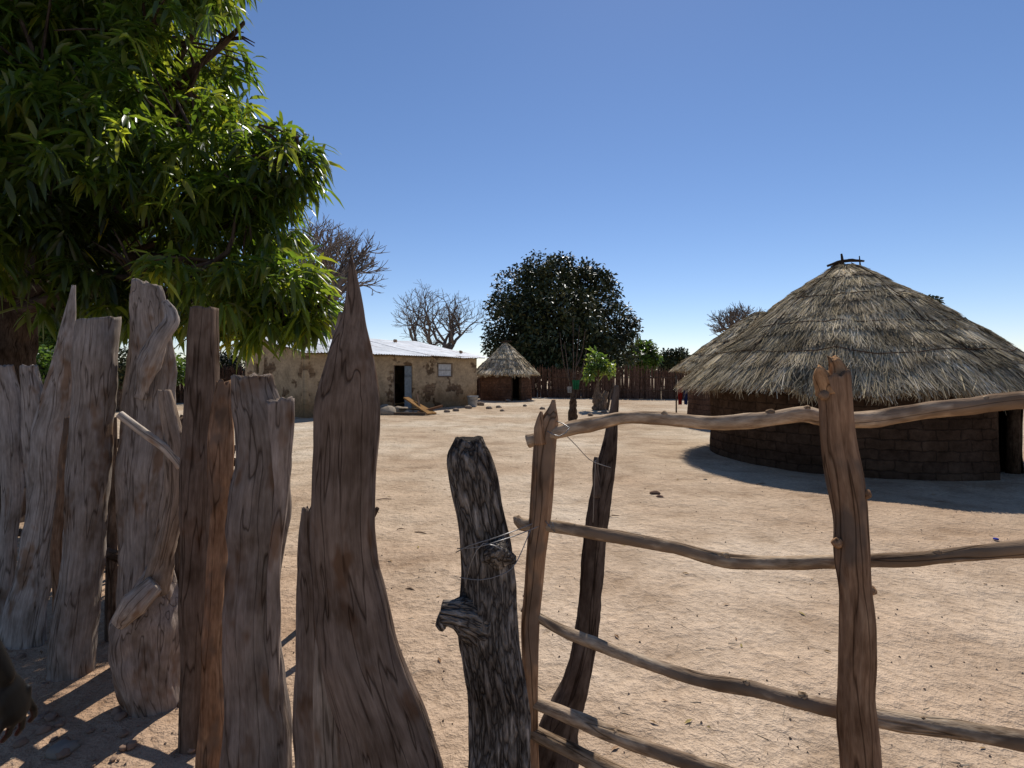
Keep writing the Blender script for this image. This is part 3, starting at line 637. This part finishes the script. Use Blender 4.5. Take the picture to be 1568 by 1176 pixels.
def foliage(name,lobes,n,L,W,mat,parent,origin,per=1,gap=None,gs=1.,simple_=True,seed=0,tv=.35,droop=.3,down=.15):
    P0,Nn=crown_points(lobes,n,gap=gap,gs=gs,seed=seed)
    cl=1+tv*np.array([noise.noise(Vector(p*(.9*gs))+Vector((9,seed,2))) for p in P0])*1.5
    if per>1: cl=cl*np.where(rng.random(n)<.14,1.9,1.0)
    P1=np.repeat(P0,per,axis=0); D=np.repeat(Nn,per,axis=0)*.55
    k=len(P1); D=D+rng.normal(0,.75,(k,3)); D[:,2]-=down
    if per>1: P1=P1+rng.normal(0,L*.12,(k,3))
    g=np.repeat(cl,per)*rng.uniform(.7,1.3,k); y=rng.random(k)
    T=np.stack([g*(1+.3*y+.35*(g>1.4)),g,g*(1-.2*y)],1)
    if per>1:
        yl=rng.random(k)<.0015; T[yl]=[7,3.5,1.0]
    return leafmesh(name,P1,D,rng.uniform(.7,1.2,k)*L,rng.uniform(.8,1.2,k)*W,T,mat,parent,origin,simple_,droop),P0
TO=S(5,570,5.6); TO=(TO.x,5.6,0); mt=empty('mango_tree',TO); KD=1.15
LB=[(60,120,4.6,210),(225,60,4.7,155),(150,300,4.3,160),(290,235,4.6,125),(425,250,4.5,66),(330,400,4.3,125),(430,445,4.2,72),(60,370,4.1,115),(205,425,4.2,80),(290,140,5.0,95),
    (380,330,4.5,80),(470,475,4.3,42),(390,480,4.3,50),(270,470,4.3,55),(455,235,4.6,42),(350,60,4.9,40),
    (-160,150,4.6,220),(-200,350,4.8,180),(60,-150,5.0,220),(-150,-150,5.2,200),(240,-120,5.3,150),(320,0,4.8,60),(90,250,5.6,170),(-100,100,6.4,220),(140,60,6.2,190),(250,330,5.6,150)]
lob=[(tuple(S(a,b,d*KD)),r/784*d*KD) for a,b,d,r in LB]
o_,RP=foliage('leaves',lob,6000,.235,.046,M_mango,mt,TO,per=11,gap=-.13,gs=1.0,simple_=False,seed=3,tv=.5,down=.45,droop=.45)
mb=MB(); top=Vector((TO[0]-.05,TO[1]+.05,2.5))
tube(mb,[(TO[0],TO[1],-.1),(TO[0],TO[1],.4),(TO[0]-.03,TO[1],1.4),top],[.44,.35,.3,.28],20,step=.05,rough=.12,groove=.1,seed=3,tint=(.6,.55,.5))
for c,r in lob:
    c=Vector(c); m_=(top+c)/2+Vector((random.uniform(-.2,.2),random.uniform(0,.5),random.uniform(-.1,.4)))
    tube(mb,[top-Vector((0,0,.3)),m_,c,c+Vector((random.uniform(-.3,.3),random.uniform(-.3,.3),r*.6))],[.10,.05,.028,.01],8,step=.12,rough=.15,seed=r,tint=(.7,.65,.6))
    for q in range(7):
        v=Vector((random.gauss(0,1),random.gauss(0,1),random.gauss(0,1))).normalized()
        tube(mb,[c,c+v*r*.5+Vector((0,0,.05)),c+v*r*.92],[.02,.012,.005],5,step=.12,rough=.2,seed=q,tint=(.7,.65,.6))
mb.obj('trunk_and_limbs',M_bark,mt,TO)
def fartree(name,lobpx,d,n,L,W,trunkpx,seed,mat=M_far,gap=None,gs=.35,tv=.4):
    x=(trunkpx-784)/784*d; O=(x,d,0); E=empty(name,O)
    lobes=[(tuple(S(a,b,d+dd)),r/784*(d+dd)) for a,b,r,dd in lobpx]
    foliage('leaves',lobes,n,L,W,mat,E,O,1,gap,gs,True,seed,tv)
    mb=MB(); cz=max(.6,min(c[2] for c,_ in lobes)); tube(mb,[(x,d,-.1),(x,d,cz*.5),(x,d,cz+.3)],[.02*d*.45,.018*d*.45,.014*d*.45],10,rough=.15)
    for c,r in lobes: tube(mb,[(x,d,cz*.6),(Vector(c)+Vector((x,d,cz)))/2,c],[.005*d*.5,.004*d*.5,.001*d],6,step=.5,rough=.2)
    mb.obj('trunk_and_limbs',M_bark,E,O)
fartree('mango_tree',[(855,455,66,0),(800,450,46,-1),(903,450,46,1),(850,510,85,-2),(785,505,44,-2),(930,500,44,0),(825,412,28,0),(860,408,22,0),(890,420,26,0),(960,502,22,0),(763,468,20,0),(925,430,18,0),(800,545,42,-2),(900,545,55,-2),(760,530,22,-1),(850,550,45,-3),(950,540,30,-1),(830,535,40,2)],45,34000,.42,.2,855,11,gap=-.38,gs=.6,tv=.7)
fartree('shade_tree',[(985,540,20,0),(975,555,20,-1),(995,550,16,0)],52,2600,.5,.25,985,12,M_young)
fartree('shade_tree',[(1022,548,14,0),(1042,546,13,0),(1030,560,20,0)],60,2400,.5,.22,1030,13)
fartree('shade_tree',[(70,490,34,0),(125,480,28,0),(35,505,30,0),(100,515,40,0),(160,505,24,1)],22,7000,.26,.12,95,14,M_young)
fartree('shade_tree',[(1425,466,12,0),(1405,475,12,0)],60,700,.6,.3,1420,15)
for px,dd,sd,w in ((60,19,31,34),(180,21,32,36),(250,24,33,26),(345,31,34,20),(300,27,35,20)):
    fartree('bush',[(px,560,w,0),(px-w*.7,572,w*.7,0),(px+w*.7,570,w*.7,.5)],dd,1500,.26,.12,px,sd,M_young if sd%2 else M_far)
E=empty('distant_trees',(0,120,0)); lob=[]
for i in range(70):
    x=random.uniform(-260,260); y=random.uniform(110,190); r=random.uniform(2,4.2); lob.append(((x,y,r*.75),r))
foliage('leaves',lob,16000,1.1,.6,M_far,E,(0,120,0),1,None,.2,True,21)
d=21.6; x=(918-784)/784*d; YO=(x,d,0); E=empty('young_mango_plant',YO)
foliage('leaves',[(tuple(S(915,556,d)),.36),(tuple(S(903,572,d)),.3),(tuple(S(930,566,d)),.32),(tuple(S(912,540,d)),.2)],130,.28,.09,M_young,E,YO,5,None,1.,True,5,.6)
mb=MB(); tube(mb,[(x,d,-.1),(x-.02,d,.4),(x-.1,d,.75),(x-.05,d,1.3),(x-.05,d,1.8)],[.34,.3,.12,.04,.03],14,step=.06,rough=.3,groove=.25,seed=3,tint=(1.6,1.5,1.3))
tube(mb,[(x+.12,d,.3),(x+.3,d,.8)],[.18,.1],10,rough=.3,seed=6,tint=(1.6,1.5,1.3)); tube(mb,[(x+.3,d,-.1),(x+.42,d,.5),(x+.58,d,1.15)],[.07,.05,.03],8,step=.1,rough=.2,seed=7)
mb.obj('stump_and_stem',M_bark,E,YO)
# ------------------------------------------------------------------ bare baobabs
M_baobab=simple('grey_bark',(.20,.165,.14),.9,.1,0,2)
def bare(name,px,d,top_px,spread,seed,r0,levels=6,forks=3.2,low=.35,br=.45):
    random.seed(seed); x=(px-784)/784*d; H=EYE+(570-top_px)/784*d; E=empty(name,(x,d,0)); mb=MB()
    rmin=.0003*d
    def rec(p,dv,L,r,lv):
        pts=[p];q=p;dd=dv.copy()
        for k in range(3):
            dd=(dd+Vector((random.gauss(0,.2),random.gauss(0,.2),random.gauss(.06,.12)))).normalized(); q=q+dd*L/3; pts.append(q)
        tube(mb,pts,[max(rmin,a) for a in (r,r*.85,r*.72,r*.58)],8 if lv<2 else (5 if lv<4 else 3))
        if lv>=levels: return
        nk=int(forks)+(1 if random.random()<forks%1 else 0)
        for c in range(nk):
            t=random.choice([1,1,.66,.8]) if c else 1; st=pts[3] if t==1 else pts[2]
            rnd=Vector((random.gauss(0,1),random.gauss(0,1),random.gauss(0.15,.9))).normalized()
            nd=(dd*.85+rnd*.75*spread).normalized()
            if nd.z<-.25: nd.z*=.3
            rec(st,nd,L*random.uniform(.66,.86),r*.58*random.uniform(.85,1.15),lv+1)
    tr=H*low; tube(mb,[(x,d,-.1),(x,d,tr*.5),(x+.1,d,tr)],[r0*1.25,r0,r0*.85],12,rough=.1,step=.5)
    L1=(H-tr)*.31
    for c in range(5):
        a=c*1.257+random.random(); k=.8 if c else .1; rec(Vector((x+.1,d,tr-.2)),Vector((math.cos(a)*k*spread,math.sin(a)*k*spread,1)).normalized(),L1,r0*br,1)
    mb.obj('trunk_and_branches',M_baobab,E,(x,d,0))
bare('baobab_tree',500,36,328,.85,14,.85,6,3.0,.42,.45)
bare('baobab_tree',674,46,427,.95,8,.6,6,2.9,.22)
bare('baobab_tree',1136,52,450,.9,5,.5,5,3.3,.45)
bare('baobab_tree',345,40,510,1.0,6,.35,5,3.1,.2)
bare('baobab_tree',440,30,480,1.0,9,.5,5,2.8,.4)
random.seed(11)
# ------------------------------------------------------------------ reed fence
path=[(-34,20),(-15,27.5),(-6,31.0),(0,33.5),(3,32),(11,30),(26,27),(40,20)]
RE=empty('reed_fence',(0,31,0)); mb=MB()
for i in range(len(path)-1):
    a=Vector((*path[i],0));b=Vector((*path[i+1],0)); n_=int((b-a).length/.05)
    for k in range(n_):
        for lay in (0,1,2):
            p=a.lerp(b,(k+random.random()*.9)/n_)+Vector((random.gauss(0,.03),random.gauss(0,.05),0)); h=random.gauss(1.78,.13)+.08*math.sin(p.x*1.1)
            if lay==2: h*=.93
            g=random.uniform(.6,1.5); lx=random.gauss(0,.05); r_=random.uniform(.026,.042)
            tube(mb,[p,p+Vector((lx,0,h))],[r_,r_*(.6 if lay<2 else .9)],3,tint=(g*1.25,g*.95,g*.8),seed=random.random()*9)
    for z in (.5,1.25): tube(mb,[a+Vector((0,-.08,z)),b+Vector((0,-.08,z+.02))],[.025,.025],4,tint=(1.3,1.1,.9))
mb.obj('reeds',M_bark,RE,(0,31,0),smooth=False)
# ------------------------------------------------------------------ hanging laundry by second hut
lo=S(1050,600,19); LO=(lo.x,19,0); E=empty('hanging_laundry',LO); mb=MB()
tube(mb,[(lo.x-.35,19,0),(lo.x-.35,19,1.5)],[.03,.025],6); tube(mb,[(lo.x+.45,19,0),(lo.x+.45,19,1.5)],[.03,.025],6); tube(mb,[(lo.x-.4,19,1.1),(lo.x+.5,19,1.1)],[.012,.012],5)
mb.obj('rack',M_bark,E,LO)
for i,(o,t) in enumerate([(-.2,(.3,.03,.025)),(.0,(.04,.06,.2)),(.17,(.35,.33,.3)),(.34,(.03,.12,.15))]): cloth('cloth_%d'%i,(lo.x+o,19,1.1),.17,.7,t,E,LO,i*2)
# ------------------------------------------------------------------ litter
mb=MB()
for i in range(2900):
    dd=2.0+random.random()**1.4*22; x=random.uniform(-1.1,1.1)*dd; y=dd
    t=random.random(); z=gz(x,y)+.004; a=random.uniform(0,6.28)
    if t<.6:
        r_=random.uniform(.002,.008)*(1+dd*.06); g=random.uniform(.5,1.25)
        vs=[(x+r_*math.cos(k*2.1+a)*random.uniform(.7,1.2),y+r_*math.sin(k*2.1+a),z-.002) for k in range(3)]+[(x,y,z+r_*.7)]
        mb.add(vs,[(0,1,3),(1,2,3),(2,0,3)],(.36*g,.27*g,.2*g))
    elif t<.88:
        L=random.uniform(.015,.06); g=random.uniform(.6,1.3); c,s=math.cos(a)*L,math.sin(a)*L; w=.0012+dd*.0003
        mb.add([(x,y-w,z+.002),(x,y+w,z+.004),(x+c,y+s+w,z+.01),(x+c,y+s-w,z+.006)],[(0,1,2,3)],(.45*g,.36*g,.25*g))
    else:
        L=random.uniform(.012,.035); W=L*.3; c,s=math.cos(a),math.sin(a); u=random.uniform(.0,.012)
        col=random.choice([(.3,.18,.1),(.34,.22,.11),(.2,.13,.08),(.4,.3,.12)])
        mb.add([(x-c*L,y-s*L,z),(x-s*W,y+c*W,z+u),(x+c*L,y+s*L,z+.004),(x+s*W,y-c*W,z+u*.5)],[(0,1,2,3)],col)
for px,py in [(940,792),(1165,742),(645,818),(628,905),(588,766),(614,812),(665,660),(1440,770)]:
    d=1.6*784/(py-570); p=S(px,py,d); a=random.uniform(-.6,.6); L=random.uniform(.03,.09)
    tube(mb,[(p.x-L,d-L*a,.01),(p.x,d+.01,.018),(p.x+L,d+L*a,.01)],[.004,.006,.003],6,step=.02,rough=.3,tint=(.22,.15,.1))
mb.obj('ground_litter',M_plain,smooth=False)
d=1.6*784/(828-570); p=S(1525,828,d); mb=MB(); lathe(mb,(p.x,p.y,.012),[(0,.012),(.02,.012),(.023,0),(.02,-.002)],16,(.05,.06,.3)); mb.obj('bottle_cap',M_plain)
# ------------------------------------------------------------------ standing person at the left (only hand in view)
PO=Vector((-1.455,1.2,0)); pe=empty('standing_person',PO)
def fig(name,parts,mat,vox,tint=(1,1,1)):
    mb=MB()
    for pts,rads,ratio,ref in parts: tube(mb,pts,rads,16,ratio,ref,roundtip=True,step=.03)
    o=mb.obj(name,mat,pe); m=o.modifiers.new('r','REMESH'); m.mode='VOXEL'; m.voxel_size=vox; m.use_smooth_shade=True
    s=o.modifiers.new('s','SMOOTH'); s.iterations=2; s.factor=.5
    return o
X=(1,0,0); body=[([(0,0,.93),(0,0,1.1),(0,.0,1.3),(0,0,1.40)],[.14,.12,.15,.10],.65,X),
 ([(0,0,1.36),(0,.01,1.48)],[.058,.052],1,X),([(0,.02,1.50),(0,.025,1.58),(0,.02,1.65)],[.065,.078,.06],1.2,X),
 ([(0,.1,1.60),(0,.125,1.565)],[.012,.016],1,X),([(.078,.01,1.58),(.085,0,1.56)],[.018,.012],1,X),([(-.078,.01,1.58),(-.085,0,1.56)],[.018,.012],1,X)]
for s in (1,-1):
    body.append(([(s*.09,0,.92),(s*.1,.02,.5),(s*.1,-.01,.28),(s*.1,-.02,.08)],[.085,.055,.052,.036],1,X))
    body.append(([(s*.1,-.04,.04),(s*.11,.08,.03),(s*.115,.16,.02)],[.036,.036,.022],.9,X))
    if s==1: arm=[(.14,0,1.36),(.18,-.05,1.25),(.215,-.06,1.09),(.245,-.02,.95),(.262,.0,.885)]
    else: arm=[(-.15,0,1.36),(-.2,-.03,1.25),(-.235,-.04,1.09),(-.24,0,.95),(-.24,.02,.885)]
    body.append((arm,[.048,.043,.036,.030,.023],1,X))
    w=Vector(arm[-1]); 
    body.append(([w,w+Vector((.006*s,.008,-.04)),w+Vector((.012*s,.016,-.085))],[.026,.038,.040],.38,(0,1,0)))
    for fi,(oy,L) in enumerate([(.031,.072),(.010,.082),(-.011,.076),(-.031,.058)]):
        k=w+Vector((.012*s,.016+oy,-.082)); curl=.25+.12*fi; sp_=oy*.35
        p1=k+Vector((.002*s,.004+sp_,-L*.45)); p2=p1+Vector((-.006*s-.010*curl*s,.006+sp_*.5,-L*.33)); p3=p2+Vector((-.014*s-.01*curl*s,.006,-L*.25))
        body.append(([k+Vector((0,0,.03)),k,p1,p2,p3],[.0085,.0085,.0078,.007,.006],1,X))
    body.append(([w+Vector((0,.02,-.025)),w+Vector((-.006*s,.048,-.055)),w+Vector((-.012*s,.064,-.085)),w+Vector((-.016*s,.068,-.108))],[.014,.0125,.0105,.008],1,X))
fig('body',body,M_skin,.004)
mb=MB()
tube(mb,[(0,0,.88),(0,0,1.1),(0,0,1.3),(0,0,1.42)],[.16,.145,.17,.085],24,.72,X,step=.04,rough=.05)
for s in (1,-1): tube(mb,[(s*.11,0,1.37),(s*.165,-.04,1.28),(s*.18,-.05,1.22)],[.062,.054,.056],16,1,X,step=.03,rough=.05)
o=mb.obj('shirt',simple('shirt_cloth',(.12,.16,.3),.9,.1),pe)
mb=MB(); tube(mb,[(0,0,.98),(0,0,.8),(0,0,.45),(0,0,.3)],[.16,.17,.19,.2],28,.75,X,step=.05,rough=.08); mb.obj('wrap_skirt',simple('skirt_cloth',(.3,.1,.08),.9,.1),pe)
mb=MB(); rock(mb,(0,-.005,1.625),.088,3,(.01,.01,.01),.95); mb.obj('hair',M_plain,pe)
mb=MB()
for s in (1,-1): rock(mb,(s*.03,.098,1.60),.011,0,(.6,.6,.58),1)
rock(mb,(0,.1,1.535),.02,0,(.1,.04,.035),.35); mb.obj('eyes_and_mouth',M_plain,pe)
# ------------------------------------------------------------------ light, sky, camera
az,el=math.radians(15),math.radians(49)
s=Vector((math.cos(el)*math.sin(az),math.cos(el)*math.cos(az),math.sin(el)))
L=bpy.data.lights.new('sun','SUN'); L.energy=5.0; L.angle=math.radians(.5); L.color=(1,.96,.9)
lo_=bpy.data.objects.new('sun',L); lo_.rotation_euler=(-s).to_track_quat('-Z','Y').to_euler(); lo_.location=(5,20,30); sc.collection.objects.link(lo_)
w=bpy.data.worlds.new('World'); sc.world=w; w.use_nodes=True; nt=w.node_tree; nt.nodes.clear()
sky=nt.nodes.new('ShaderNodeTexSky'); sky.sky_type='NISHITA'; sky.sun_disc=False; sky.sun_elevation=el; sky.sun_rotation=az; sky.altitude=1100; sky.air_density=1.0; sky.dust_density=0.08; sky.ozone_density=3.6
hs=nt.nodes.new('ShaderNodeHueSaturation'); hs.inputs['Saturation'].default_value=1.1; hs.inputs['Value'].default_value=1.0; nt.links.new(sky.outputs[0],hs.inputs['Color'])
mx=nt.nodes.new('ShaderNodeMix'); mx.data_type='RGBA'; mx.blend_type='MULTIPLY'; mx.inputs[0].default_value=1; mx.inputs[7].default_value=(1.12,.99,.99,1); nt.links.new(hs.outputs[0],mx.inputs[6])
bg=nt.nodes.new('ShaderNodeBackground'); bg.inputs[1].default_value=.112; out=nt.nodes.new('ShaderNodeOutputWorld')
nt.links.new(mx.outputs[2],bg.inputs[0]); nt.links.new(bg.outputs[0],out.inputs[0])
cd=bpy.data.cameras.new('camera'); cd.sensor_width=36; cd.lens=18; cd.shift_y=-18/1568; cd.clip_end=3000; cd.clip_start=.05
cam=bpy.data.objects.new('camera',cd); cam.location=(0,0,EYE); cam.rotation_euler=(math.radians(90),0,0); sc.collection.objects.link(cam); sc.camera=cam
